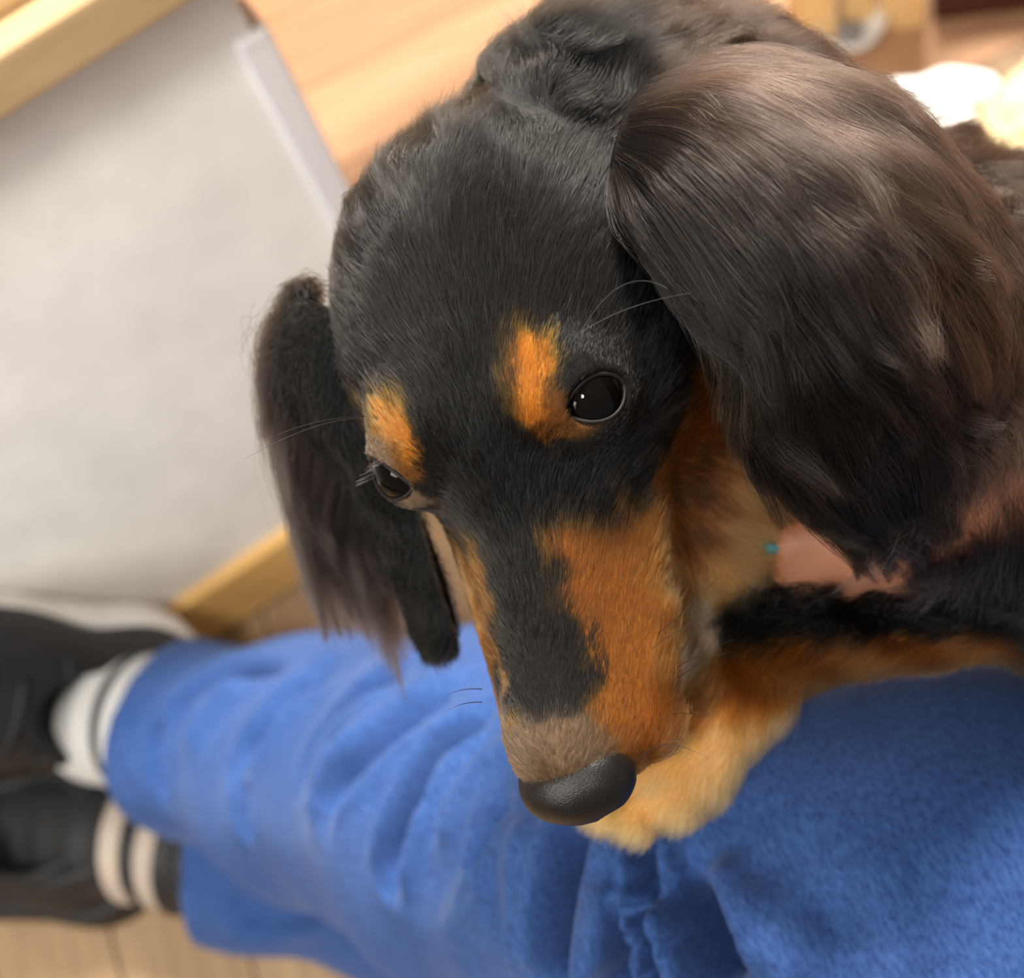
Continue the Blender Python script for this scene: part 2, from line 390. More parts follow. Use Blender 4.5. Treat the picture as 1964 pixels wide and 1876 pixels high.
marks(BLK, [(980, 1100), (1000, 1150), (960, 1150), (1010, 1200), (960, 1250), (1020, 1250), (1060, 1250), (1000, 1300), (1060, 1300), (1100, 1290), (980, 1350), (1040, 1350), (1090, 1350), (950, 1200), (960, 1320), (1040, 1100), (950, 1080), (1080, 1230), (1120, 1310)], False)
marks(MUZ, [(980, 1440), (1000, 1470), (1040, 1480), (1090, 1460), (1130, 1430), (1140, 1400), (970, 1400), (1020, 1420), (1060, 1400), (1000, 1400), (1100, 1400), (1000, 1440), (1060, 1440), (1120, 1400), (1080, 1430)], False)
marks(ORG, [(1000, 670), (1030, 660), (990, 710), (1020, 720), (1000, 760), (1030, 690), (1020, 790), (1045, 700)], False)
marks(BLK, [(1090, 740), (1085, 700), (1100, 720), (1060, 640), (720, 720), (760, 745), (690, 720), (800, 800), (830, 860), (780, 740), (820, 900)], False)
marks(DTN, [(1070, 780), (1050, 830), (1080, 820)])
marks(TAN, [(1120, 1080), (1090, 1060), (1150, 1040), (1200, 980), (1260, 930), (1290, 880), (1310, 830), (1340, 770), (1250, 1000), (1200, 1050), (1120, 1150), (1180, 1150), (1250, 1100), (1150, 1220), (1220, 1220),
    (1170, 1280), (1250, 1280), (1180, 1340), (1250, 1340), (1160, 1380), (1220, 1400), (1280, 900), (1300, 1000), (1290, 1150), (1290, 1250), (1360, 720), (1350, 820), (1110, 1120), (1240, 1440), (1210, 1480), (1270, 1050)])
marks(ORG, [(720, 780), (745, 800), (770, 830), (700, 800), (790, 870), (715, 810)], False)
marks(MUZ, [(720, 865), (750, 875), (700, 870), (800, 960), (780, 985)], False)
marks(CRM, [(862, 1050), (880, 1080), (895, 1120), (908, 1160), (918, 1200), (925, 1250), (935, 1300), (950, 1370), (965, 1420), (920, 1230), (940, 1340), (905, 1140), (930, 1270), (945, 1390)], False)  # muzzle edge facing the light: its brightness painted as cream over the tan
marks(LTT, [(1400, 900), (1420, 980), (1450, 1050), (1400, 1080), (1350, 1080), (1380, 1000), (1460, 1000), (1420, 1100)], False)
marks(DTN, [(1340, 950), (1350, 880), (1330, 1020)], False)
marks(WHT, [(1340, 1200), (1350, 1170), (1360, 1230)], False)
marks(BLK, [(1440, 1170), (1480, 1160), (1550, 1160), (1620, 1150), (1700, 1150), (1800, 1150), (1900, 1160), (1950, 1180), (1500, 1200), (1600, 1190), (1700, 1190), (1800, 1190), (1900, 1080), (1800, 1080), (1700, 1110), (1450, 1200), (1560, 1120), (1900, 1000)], False)
marks(TAN, [(1420, 1260), (1450, 1290), (1500, 1250), (1550, 1260), (1620, 1240), (1700, 1240), (1800, 1235), (1900, 1240), (1400, 1300), (1350, 1340), (1480, 1330)], False)
marks(CRM, [(1400, 1380), (1450, 1400), (1350, 1450), (1400, 1470), (1300, 1500), (1350, 1520), (1250, 1540), (1200, 1570), (1150, 1570), (1290, 1560), (1500, 1360), (1240, 1580), (1330, 1400)], False)
marks(GRY, [(700, 450), (700, 550), (800, 400), (800, 300), (660, 650), (1000, 300), (1100, 350), (1050, 200), (950, 200), (1150, 150), (1000, 120), (900, 250), (660, 500), (700, 350)], False)  # sheen on the skull painted into the coat as grey, nape fur included
marks(BRN, [(1300, 150), (1400, 150), (1500, 160), (1600, 200), (1700, 250), (1800, 300), (1900, 400), (1950, 500), (1300, 250), (1500, 300), (1700, 400), (1850, 600), (1900, 800), (1250, 120)], False)  # brown fur, lightened here for the warm light from the upper right
for q in ((1.3, 3, -3.2), (1.5, 1.5, -3.4), (1.1, 4.5, -3), (1.0, 5.6, -2.8), (1.7, 0.5, -3.0), (1.4, 2.5, -2.2), (1.2, 4, -2.0), (1.05, 5.3, -1.8), (1.0, 6.1, -1.7)):
    mk.append((H(*q), ORG if q[2] < -2.5 else LTT))  # lighter tan on the lit side only, light put into the coat
MKP = np.array([m_[0] for m_ in mk]); MKC = np.array([m_[1] for m_ in mk])
def coat(Pt, jitter=0.28, p=7):
    Pt = Pt + Noise(6, 8, 3)(Pt) * jitter * 0.6 + rng.normal(0, jitter * 0.5, Pt.shape)
    out = np.empty((len(Pt), 3))
    for i in range(0, len(Pt), 20000):
        d = ((Pt[i:i + 20000, None, :] - MKP[None]) ** 2).sum(2) + 1e-3
        wgt = d ** (-p / 2.0); wgt /= wgt.sum(1, keepdims=True)
        out[i:i + 20000] = np.exp(wgt @ np.log(MKC))
    return out

DOG = thing('dog', 'black and tan long-haired dachshund resting its chin and paw on the blue jeans', 'dog', to_world(cm(1700, 1150, 40)))
skin = mesh_obj('body', to_world(P), Q, M_dogskin, DOG, colors=coat(P, 0.05))

# ------------------------------------------------------------------ hair
def sample(Pv, Tt, Nv, dens):
    a, b, c = Pv[Tt[:, 0]], Pv[Tt[:, 1]], Pv[Tt[:, 2]]
    ar = np.linalg.norm(np.cross(b - a, c - a), axis=1) / 2
    wgt = ar * dens((a + b + c) / 3, nrm(np.cross(b - a, c - a)))
    n = int(wgt.sum()); cs = np.cumsum(wgt); i = np.searchsorted(cs, rng.uniform(0, cs[-1], n))
    u, v = rng.uniform(0, 1, (2, n)); f_ = u + v > 1; u[f_] = 1 - u[f_]; v[f_] = 1 - v[f_]
    R = a[i] + u[:, None] * (b[i] - a[i]) + v[:, None] * (c[i] - a[i])
    Nn = nrm(Nv[Tt[i, 0]] * (1 - u - v)[:, None] + Nv[Tt[i, 1]] * u[:, None] + Nv[Tt[i, 2]] * v[:, None])
    return R, Nn
def hair_obj(name, pts, col, rad, parent, label=None):
    """pts (n, k, 3) camera-aligned cm; col (n, 3); rad (n,) cm at the root"""
    n, k = pts.shape[:2]
    hc = bpy.data.hair_curves.new(name); hc.add_curves([k] * n)
    Wp = to_world(pts.reshape(-1, 3)).astype(np.float32)
    hc.attributes['position'].data.foreach_set('vector', Wp.ravel())
    taper = np.linspace(1, 0.12, k) ** 0.7
    ra = hc.attributes.get('radius') or hc.attributes.new('radius', 'FLOAT', 'POINT')
    ra.data.foreach_set('value', (rad[:, None] * taper[None] * 0.01).astype(np.float32).ravel())
    ca = hc.attributes.new('col', 'FLOAT_COLOR', 'CURVE')
    ca.data.foreach_set('color', np.concatenate([col, np.ones((n, 1))], 1).astype(np.float32).ravel())
    hc.materials.append(M_hair)
    o = bpy.data.objects.new(name, hc); C.objects.link(o); attach(o, parent); o['kind'] = 'stuff'
    return o
def clump(pts, root_cell, amt):
    n, k = pts.shape[:2]
    nc = max(1, int(n / root_cell)); ids = rng.choice(n, nc, replace=False)
    kd = kdtree.KDTree(nc)
    for j, i in enumerate(ids): kd.insert(pts[i, 0].tolist(), j)
    kd.balance()
    near = np.array([ids[kd.find(r)[1]] for r in pts[:, 0].tolist()])
    t = np.linspace(0, 1, k)[None, :, None] ** 1.3
    am = (amt * rng.uniform(0.5, 1.15, n))[:, None, None]
    tgt = pts[near] + (pts[:, :1] - pts[near][:, :1]) * 0.25
    return pts + (tgt - pts) * t * np.clip(am, 0, 1)
GRAV = M.T @ np.array([0, 0, -1.0])

# lie-direction guides: (point, direction) in camera-aligned space
gd = []
def hg(x, y, z, dx, dy, dz): gd.append((H(x, y, z), HR @ np.array([dx, dy, dz], float)))
for s in (-1, 1):
    hg(s * 0.6, 7.0, -1.0, s * .3, -1, 0); hg(s * 1.0, 4, -1.6, s * .3, -1, -.2); hg(s * 1.6, 4, -3, s * .1, -1, -.45); hg(s * 1.9, 1.5, -3, s * .1, -1, -.4)
    hg(s * 2.6, -.5, -2.2, s * .3, -1, -.4); hg(s * 1.6, .4, 0, s * .5, -1, .1); hg(s * 1.8, -1.5, .6, s * .5, -1, 0); hg(s * 3.4, -3, -1.5, s * .2, -1, -.5); hg(s * 3.6, -3.4, -4, 0, -1, -.7)
    hg(s * 2.2, -5, .6, s * .45, -1, -.2)
hg(0, 6.3, -.9, 0, -1, 0); hg(0, 3, -.4, 0, -1, .1); hg(0, 0, 0.1, 0, -1, .2); hg(0, -3, 1, 0, -1, 0); hg(0, -7, 1, 0, -1, -.3); hg(0, 4, -5, 0, -1, -.2)
def cg(px, py, d, px2, py2, d2): a_ = cm(px, py, d); gd.append((a_, nrm(cm(px2, py2, d2) - a_)))
cg(1050, 100, 33, 1120, 10, 33.5); cg(960, 180, 33, 960, 80, 33.5); cg(1150, 220, 33, 1250, 130, 33); cg(1300, 150, 33, 1420, 120, 34); cg(1500, 200, 33, 1640, 210, 34); cg(1700, 300, 34, 1830, 360, 35)
cg(1850, 450, 34, 1960, 600, 35); cg(1900, 700, 35, 1960, 850, 37); cg(1150, 60, 34, 1260, 20, 34)
cg(1400, 900, 36, 1480, 960, 36.5); cg(1420, 1050, 36.5, 1540, 1060, 37.2); cg(1350, 1150, 36.5, 1370, 1250, 36.8); cg(1450, 1150, 36.5, 1380, 1200, 36.5)
cg(1600, 1180, 36.5, 1480, 1200, 36.5); cg(1850, 1180, 37.5, 1720, 1200, 37.5); cg(1600, 1250, 36.5, 1500, 1320, 36.5); cg(1450, 1300, 36, 1400, 1400, 35.8); cg(1350, 1430, 35.5, 1290, 1530, 35.6)
cg(1220, 1540, 35.5, 1180, 1600, 36); cg(1330, 1500, 35.5, 1290, 1580, 36); cg(1850, 1020, 37, 1740, 1080, 37.5); cg(1700, 1000, 37.5, 1640, 1090, 38)
GP = np.array([g[0] for g in gd]); GD = nrm(np.array([g[1] for g in gd]))
def flow(R):
    out = np.empty_like(R)
    for i in range(0, len(R), 20000):
        d = ((R[i:i + 20000, None] - GP[None]) ** 2).sum(2) + 0.05
        w_ = d ** -2.0; out[i:i + 20000] = (w_ @ GD) / w_.sum(1, keepdims=True)
    return nrm(out)
def lenmap(R):
    h_ = toH(R)
    L = np.full(len(R), 0.62)
    back = np.clip((-h_[:, 1] - 4.5) / 4.0, 0, 1)
    L += back * 1.1
    muz = np.clip((h_[:, 1] - 2.0) / 3.0, 0, 1) * (np.abs(h_[:, 0]) < 4) * (h_[:, 2] > -6)
    L = L * (1 - 0.52 * muz)
    face = (h_[:, 1] > -2.0) & (h_[:, 2] > -3.0)
    L = np.where(face, np.minimum(L, 0.5), L)
    for e in (EL, ER):
        de = np.linalg.norm(R - H(*e), axis=1); L *= np.clip((de - 0.9) / 1.0, 0.30, 1)
    sx = np.clip((R[:, 0] - 4.6) / 3.0, 0, 1)           # shoulder and trunk
    L = L + sx * 1.1
    leg = (R[:, 1] < -3.0) & (R[:, 0] > 3.0)
    L = np.where(leg, 1.0, L)
    paw = (R[:, 1] < -5.6) & (R[:, 0] > 1.5) & (h_[:, 2] < -5)
    L = np.where(paw, 0.75, L)
    return L
eyeo = [(H(*e) + EFR[s][:, 2] * 0.95, EFR[s]) for e, s in ((EL, -1), (ER, 1))]
NOSEC = H(0.1, 8.1, -2.1)
def dens_body(c, n):
    v = nrm(c); facing = -(n * v).sum(1)
    d = np.where(facing > -0.25, 1050.0, 160.0)
    d = np.where(c[:, 0] > 6, d * 0.55, d)
    d = np.where(c[:, 0] > 15.0, d * 0.45, d); d = np.where(c[:, 0] > 24.0, 0, d)
    for o_, Rf in eyeo:
        q = (c - o_) @ Rf; d = np.where(((q / np.array([0.80, 0.56, 0.9])) ** 2).sum(1) < 1, 0, d)
    q = (c - NOSEC) @ HR; d = np.where(((q / np.array([1.25, 0.75, 0.95])) ** 2).sum(1) < 1, 0, d)
    return d
R, Nn = sample(P, T, N, dens_body)
print('hairs', len(R))
n = len(R); L = lenmap(R) * rng.uniform(0.65, 1.2, n)
D = flow(R) + Noise(2.2, 10, 1)(R) * 0.16 + Noise(7, 10, 2)(R) * 0.12 + rng.normal(0, 0.09, (n, 3))
Dt = nrm(D - (D * Nn).sum(1, keepdims=True) * Nn)
lift = np.clip(rng.normal(0.30, 0.10, n), 0.08, 0.8) + np.clip(L - 0.9, 0, 1) * 0.12
d0 = nrm(Dt * np.cos(lift)[:, None] + Nn * np.sin(lift)[:, None])
K = 5; t = np.linspace(0, 1, K)[None, :, None]
bend = -Nn * 0.30 + GRAV * (np.clip(L - 0.8, 0, 2) * 0.25)[:, None] + rng.normal(0, 0.10, (n, 3))
wv = Noise(3.5, 8, 5)(R) * 0.25 * np.clip(L - 0.7, 0, 1)[:, None]
pts = R[:, None] - Nn[:, None] * 0.02 + L[:, None, None] * (d0[:, None] * t + bend[:, None] * t * t * 0.5 + wv[:, None] * np.sin(t * 4.5))
pts = clump(pts, 9, 0.45)
col = coat(R) * np.exp(rng.normal(0, 0.22, (n, 1)))
light = rng.uniform(0, 1, n) < 0.018
col[light] = np.minimum(col[light] * 6 + 0.05, 0.7)
hair_obj('coat_hair', pts, col, rng.uniform(0.0045, 0.0075, n), DOG)

# ------------------------------------------------------------------ ears (swept flaps) with hair that follows them
def catmull(A, x):
    """A (m, ...) control rows, x in 0..m-1"""
    m_ = len(A); x = np.clip(x, 0, m_ - 1 - 1e-6); i = np.floor(x).astype(int); f_ = (x - i)
    g = lambda j: A[np.clip(j, 0, m_ - 1)]
    sh = (slice(None),) + (None,) * (A.ndim - 1); f_ = f_[sh]
    p0, p1, p2, p3 = g(i - 1), g(i), g(i + 1), g(i + 2)
    return 0.5 * ((2 * p1) + (-p0 + p2) * f_ + (2 * p0 - 5 * p1 + 4 * p2 - p3) * f_ ** 2 + (-p0 + 3 * p1 - 3 * p2 + p3) * f_ ** 3)
class Flap:
    def __init__(s, rows):
        s.G = np.array([[cm(*c) for c in r] for r in rows])     # (nv, nu, 3)
    def __call__(s, u, v):
        """u, v in 0..1 (arrays); v may run past 1"""
        nv, nu = s.G.shape[:2]; ve = np.maximum(v - 1, 0); vv = np.minimum(v, 1)
        X = catmull(s.G, vv * (nv - 1))                          # (n, nu, 3)
        X = np.swapaxes(X, 0, 1)                                 # (nu, n, 3)
        x = np.clip(u, 0, 1) * (nu - 1); i = np.clip(np.floor(x).astype(int), 0, nu - 2); f_ = (x - i)[:, None]
        n_ = np.arange(len(u)); g = lambda j: X[np.clip(j, 0, nu - 1), n_]
        p0, p1, p2, p3 = g(i - 1), g(i), g(i + 1), g(i + 2)
        r = 0.5 * ((2 * p1) + (-p0 + p2) * f_ + (2 * p0 - 5 * p1 + 4 * p2 - p3) * f_ ** 2 + (-p0 + 3 * p1 - 3 * p2 + p3) * f_ ** 3)
        if (ve > 0).any():
            e1 = s(u, np.full_like(v, 1.0)); e0 = s(u, np.full_like(v, 0.94))
            r = r + np.where(ve[:, None] > 0, (e1 - e0) / 0.06 * ve[:, None], 0)
        return r
    def normal(s, u, v):
        e = 0.01
        du = s(np.clip(u + e, 0, 1), v) - s(np.clip(u - e, 0, 1), v); dv = s(u, np.minimum(v + e, 1)) - s(u, np.maximum(v - e, 0))
        n_ = nrm(np.cross(du, dv)); return np.where((n_ * nrm(s(u, v))).sum(1, keepdims=True) > 0, -n_, n_)   # towards the viewer side
    def sheet(s, name, thick, colfn, parent, nu=60, nv=80):
        uu, vv = np.meshgrid(np.linspace(0, 1, nu), np.linspace(0, 1, nv), indexing='ij'); u = uu.ravel(); v = vv.ravel()
        c = s(u, v); nn = s.normal(u, v)
        edge = np.minimum.reduce([u * 8, (1 - u) * 8, (1 - v) * 10, np.ones_like(u)]); hf = thick * np.sqrt(np.clip(edge, 0.0, 1))[:, None]
        A = c + nn * hf; B = c - nn * hf
        V_ = np.concatenate([A, B]); m_ = nu * nv; idx = np.arange(m_).reshape(nu, nv)
        q = np.stack([idx[:-1, :-1], idx[1:, :-1], idx[1:, 1:], idx[:-1, 1:]], -1).reshape(-1, 4)
        fs = np.concatenate([q, q[:, ::-1] + m_])
        rim = np.concatenate([idx[:, 0], idx[-1, 1:], idx[-2::-1, -1], idx[0, -2:0:-1]]); r2 = np.roll(rim, -1)
        fs = np.concatenate([fs, np.stack([rim, rim + m_, r2 + m_, r2], 1)])
        return mesh_obj(name, to_world(V_), fs, M_dogskin, parent, colors=colfn(u, v)[np.tile(np.arange(m_), 2)])
def flap_hair(name, fl, n, ufn, vlen, thick, colfn, parent, side=1, spread=0.05, K=8, clumpn=40, camt=0.6, rad=(0.0045, 0.008), vmax=0.98, liftmax=0.35, wave=0.12, vpow=1.0):
    u = ufn(rng.uniform(0, 1, n)); v = rng.uniform(0, 1, n) ** vpow * vmax
    ln = vlen(u, v) * rng.uniform(0.6, 1.2, n)
    t = np.linspace(0, 1, K)
    du = rng.normal(0, spread, n) + np.sin(u * 23 + v * 9) * spread * 0.7
    U = u[:, None] + du[:, None] * t[None] ** 1.2; Vv = v[:, None] + ln[:, None] * t[None]
    U = np.maximum(U, -0.02)
    pos = fl(U.ravel(), Vv.ravel()).reshape(n, K, 3)
    over = np.where(U > 1, U - 1, np.where(U < 0, U, 0))
    e = fl(np.ones(n), v) - fl(np.full(n, 0.9), v); e0 = fl(np.full(n, 0.1), v) - fl(np.zeros(n), v)
    pos += np.where(over[..., None] > 0, e[:, None] * 10, e0[:, None] * 10) * over[..., None]
    nn = fl.normal(np.clip(u, 0, 1), np.clip(v, 0, 1)) * side
    hgt = thick * 0.9 + (rng.uniform(0.02, 1, n) ** 2.0 * liftmax)[:, None] * np.sin(np.clip(t * 1.5, 0, 1.5))[None]
    pos += nn[:, None] * hgt[..., None]
    Rr = pos[:, 0]
    pos += (Noise(2.5, 8, 11)(Rr) * wave)[:, None] * (np.sin(t * 5.0) * t)[None, :, None] + rng.normal(0, 0.12, (n, 1, 3)) * (t ** 2)[None, :, None]
    pos = clump(pos, clumpn, camt)
    if clumpn > 50: pos = clump(pos, 14, 0.5)
    return hair_obj(name, pos, colfn(u, v, pos), rng.uniform(*rad, n), parent)

earL = Flap([
    [(1186, 335, 31.6), (1190, 290, 31.2), (1200, 240, 31.6), (1225, 190, 32.6), (1265, 150, 33.8)],
    [(1215, 450, 30.9), (1290, 350, 30.0), (1360, 260, 30.2), (1430, 190, 31.4), (1480, 130, 33.2)],
    [(1325, 590, 30.9), (1430, 500, 29.4), (1540, 400, 29.2), (1640, 300, 30.5), (1690, 210, 32.6)],
    [(1400, 730, 31.4), (1530, 650, 29.6), (1660, 560, 29.2), (1780, 450, 30.6), (1830, 350, 32.6)],
    [(1455, 860, 32.2), (1580, 800, 30.6), (1730, 710, 30.2), (1860, 590, 31.4), (1930, 500, 33.0)],
    [(1540, 965, 33.4), (1650, 930, 32.2), (1780, 830, 31.9), (1880, 740, 32.6), (1960, 660, 33.6)],
    [(1640, 1020, 34.4), (1700, 1000, 33.8), (1770, 940, 33.6), (1850, 860, 33.8), (1920, 790, 34.4)]])
def earcol(u, v, pos=None):
    n_ = len(u); dark = np.array([0.012, 0.009, 0.0075]); brn = np.array([0.060, 0.038, 0.028])
    w_ = np.clip((u - 0.35) * 1.6, 0, 1)[:, None]
    c = dark * (1 - w_) + brn * w_  # browner towards the upper edge, mostly warm light painted into the hair
    c = c * np.exp(rng.normal(0, 0.3, (n_, 1))) * (1 - 0.45 * np.clip(v - 0.3, 0, 1) * np.clip(1.2 - u, 0, 1))[:, None]
    if pos is not None: c = c * np.exp(0.45 * Noise(3.0, 10, 61)(pos[:, 0])[:, :1])
    li = rng.uniform(0, 1, n_) < 0.03
    c[li] = np.array([0.30, 0.20, 0.13]) * rng.uniform(0.5, 1.2, (li.sum(), 1))
    fr = (u < 0.12) & (v > 0.28) & (v < 0.5) & (rng.uniform(0, 1, n_) < 0.35); c[fr] = (0.30, 0.17, 0.07)
    return c
EARL = earL.sheet('ear', 0.22, lambda u, v: np.tile([0.009, 0.007, 0.006], (len(u), 1)), DOG)
EARL['label'] = "dog's left ear, large and wavy-haired, draped over the shoulder"
flap_hair('ear_hair', earL, 46000, lambda x: x, lambda u, v: 0.30 - 0.10 * v + 0.0 * u, 0.22, earcol, EARL, spread=0.045, clumpn=110, camt=0.9, liftmax=0.75, vpow=0.9, wave=0.30)
flap_hair('ear_hair', earL, 5000, lambda x: x, lambda u, v: 0.25 + 0 * u, 0.22, earcol, EARL, side=-1, spread=0.05)
# sparse brown fringe past the tip and along the lower edge
flap_hair('ear_fringe', earL, 4200, lambda x: 0.15 + 0.85 * x, lambda u, v: 0.42 + 0 * u, 0.1, lambda u, v, p: np.tile([0.09, 0.06, 0.045], (len(u), 1)) * np.exp(rng.normal(0, .3, (len(u), 1))), EARL, spread=0.10, clumpn=26, camt=0.8, liftmax=0.1, vpow=0.25)

earR = Flap([
    [(700, 610, 34.6), (655, 595, 35.0), (615, 585, 35.6), (600, 575, 36.4)],
    [(725, 690, 35.2), (665, 660, 35.2), (595, 650, 35.6), (560, 640, 36.6)],
    [(765, 820, 36.0), (690, 800, 35.8), (610, 780, 36.2), (560, 760, 37.0)],
    [(800, 960, 36.6), (755, 950, 36.6), (705, 930, 37.2), (660, 890, 38.0)],
    [(838, 1080, 37.2), (810, 1085, 37.4), (785, 1080, 38.0), (750, 1050, 38.8)],
    [(870, 1180, 37.6), (848, 1200, 37.8), (822, 1190, 38.4), (795, 1150, 39.0)],
    [(878, 1235, 37.9), (858, 1258, 38.1), (835, 1250, 38.6), (812, 1205, 39.0)]])
drk = lambda u, v, pos=None: np.tile([0.006, 0.0055, 0.005], (len(u), 1)) * np.exp(rng.normal(0, .25, (len(u), 1)))
EARR = earR.sheet('ear', 0.42, drk, DOG); EARR['label'] = "dog's right ear hanging behind the far cheek"
flap_hair('ear_hair', earR, 22000, lambda x: x, lambda u, v: 0.05 + 0.0 * u, 0.40, drk, EARR, spread=0.03, clumpn=12, camt=0.3, liftmax=0.12)
flap_hair('ear_hair', earR, 5000, lambda x: x, lambda u, v: 0.05 + 0.0 * u, 0.40, drk, EARR, side=-1, spread=0.03, clumpn=12, camt=0.3, liftmax=0.1)
# long feathering off the back edge of that ear
def strands(name, n, roots, tips, jr, jt, colr, parent, K=8, clumpn=40, camt=0.7, bow=0.6, rad=(0.0045, 0.007)):
    x = rng.uniform(0, 1, n) * (len(roots) - 1); A = catmull(np.array([cm(*r) for r in roots]), x); B = catmull(np.array([cm(*r) for r in tips]), np.clip(x + rng.normal(0, 0.12, n), 0, len(roots) - 1))
    A = A + rng.normal(0, jr, A.shape); B = B + rng.normal(0, jt, B.shape)
    B = A + (B - A) * (rng.uniform(0.45, 1.1, (n, 1)) + 0.35 * Noise(3.5, 8, 77)(A)[:, :1])
    t = np.linspace(0, 1, K)[None, :, None]; side = nrm(A - cm(780, 900, 36))
    pos = A[:, None] * (1 - t) + B[:, None] * t + side[:, None] * bow * np.sin(t * math.pi) + (Noise(2, 8, 21)(A) * 0.25)[:, None] * np.sin(t * 5) * t
    pos = clump(pos, clumpn, camt)
    c = np.array(colr) * np.exp(rng.normal(0, 0.3, (n, 1)))
    return hair_obj(name, pos, c, rng.uniform(*rad, n), parent)
strands('ear_feathering', 14000, [(570, 600, 36.5), (565, 700, 37), (590, 790, 37.2), (650, 880, 37.8), (730, 960, 38.2)],
        [(530, 820, 37.5), (570, 980, 38.2), (640, 1140, 38.8), (700, 1230, 39.3), (765, 1260, 39.5)], 0.30, 0.35, (0.035, 0.026, 0.022), EARR, clumpn=130, camt=0.92)
strands('ear_feathering', 3500, [(602, 560, 36.0), (595, 590, 36.2), (585, 640, 36.4), (580, 720, 36.6)],
        [(556, 540, 36.6), (535, 600, 36.8), (508, 700, 36.9), (525, 810, 37.2)], 0.22, 0.12, (0.018, 0.015, 0.013), EARR, bow=0.1, clumpn=30)

# loose hair from the ear's lower edge and the chest, lying over the hand
strands('ear_fringe', 1000, [(1690, 1000, 33.6), (1790, 965, 33.4), (1865, 895, 33.2), (1930, 810, 33.0), (1975, 740, 33.0)],
        [(1650, 1075, 34.6), (1775, 1095, 34.5), (1880, 1050, 34.3), (1965, 960, 34.0), (2010, 880, 34.0)], 0.30, 0.45, (0.11, 0.075, 0.058), EARL, bow=0.15, clumpn=45, camt=0.85)
strands('chest_hair', 2400, [(1740, 1130, 36.2), (1830, 1120, 36.0), (1910, 1110, 36.0), (2000, 1100, 36.0)],
        [(1770, 1060, 34.8), (1850, 1010, 34.4), (1915, 945, 34.2), (2010, 920, 34.2)], 0.35, 0.40, (0.022, 0.018, 0.017), DOG, bow=0.15, clumpn=50, camt=0.8)

# ------------------------------------------------------------------ nose, eyes, whiskers
ns = SDF()
ns.ell(H(.12, 7.45, -2.0), (1.27, 0.95, 1.0), 0.3, HR)
ns.ell(H(.12, 7.85, -1.95), (0.95, 0.60, 0.72), 0.5, HR)
for s in (-1, 1):
    ns.ell(H(.12 + s * 0.70, 7.6, -2.02), (0.58, 0.62, 0.62), 0.35, HR)
    ns.sub(H(.12 + s * 0.64, 8.42, -2.15), (0.28, 0.36, 0.24), 0.12, HR)
    ns.subcone(H(.12 + s * 0.70, 8.45, -2.2), H(.12 + s * 1.45, 7.95, -2.3), 0.17, 0.09, 0.12)
ns.subcone(H(0, 8.55, -2.0), H(0, 8.1, -2.8), 0.05, 0.07, 0.1)
hb = np.array([H(x, y, z) for x in (-1.8, 1.8) for y in (6, 9.3) for z in (-3.6, 0)])
Pn, Qn = nets(ns, hb.min(0), hb.max(0), 0.045)
NOSE = mesh_obj('nose', to_world(Pn), Qn, M_nose, DOG); NOSE['label'] = 'glossy black nose leather'

def sphere(c, r, R, nu=32, nv=20):
    V_ = [];
    for j in range(nv + 1):
        th = math.pi * j / nv
        for i in range(nu):
            ph = 2 * math.pi * i / nu; V_.append((math.sin(th) * math.cos(ph), math.sin(th) * math.sin(ph), math.cos(th)))
    V_ = np.array(V_) * r
    Fc = [[j * nu + i, (j + 1) * nu + i, (j + 1) * nu + (i + 1) % nu, j * nu + (i + 1) % nu] for j in range(nv) for i in range(nu)]
    return V_ @ R.T + c, Fc
def tube(path, rad, ns_=8, closed=False):
    path = np.array(path, float); n_ = len(path)
    if closed: tg = nrm(np.roll(path, -1, 0) - np.roll(path, 1, 0))
    else: tg = nrm(np.gradient(path, axis=0))
    ref = np.array([0.3, 0.2, 1.0]); V_ = []
    rad = np.broadcast_to(rad, (n_,))
    for i in range(n_):
        a_ = nrm(np.cross(tg[i], ref)); b_ = np.cross(tg[i], a_)
        for k in range(ns_):
            an = 2 * math.pi * k / ns_; V_.append(path[i] + rad[i] * (a_ * math.cos(an) + b_ * math.sin(an)))
    Fc = [[i * ns_ + k, i * ns_ + (k + 1) % ns_, ((i + 1) % n_) * ns_ + (k + 1) % ns_, ((i + 1) % n_) * ns_ + k] for i in range(n_ if closed else n_ - 1) for k in range(ns_)]
    if not closed: Fc += [list(range(ns_))[::-1], [(n_ - 1) * ns_ + k for k in range(ns_)]]
    return np.array(V_), Fc
for e, s in ((EL, -1), (ER, 1)):
    Rf = EFR[s]; c = H(*e) + Rf[:, 2] * 0.13
    V_, Fc = sphere(c, 0.88, Rf); EY = mesh_obj('eye', to_world(V_), Fc, M_eye, DOG)
    path = []
    for k in range(40):
        an = 2 * math.pi * k / 40; x, y = 0.72 * math.cos(an), 0.49 * math.sin(an) * abs(math.sin(an)) ** 0.25 * (1 - 0.12 * math.cos(an))
        z = math.sqrt(max(0.895 ** 2 - x * x - y * y, 0.01)); path.append(c + Rf @ np.array([x, y, z]))
    V_, Fc = tube(path, 0.05, 8, True); mesh_obj('eyelid_rim', to_world(V_), Fc, M_lid, DOG)

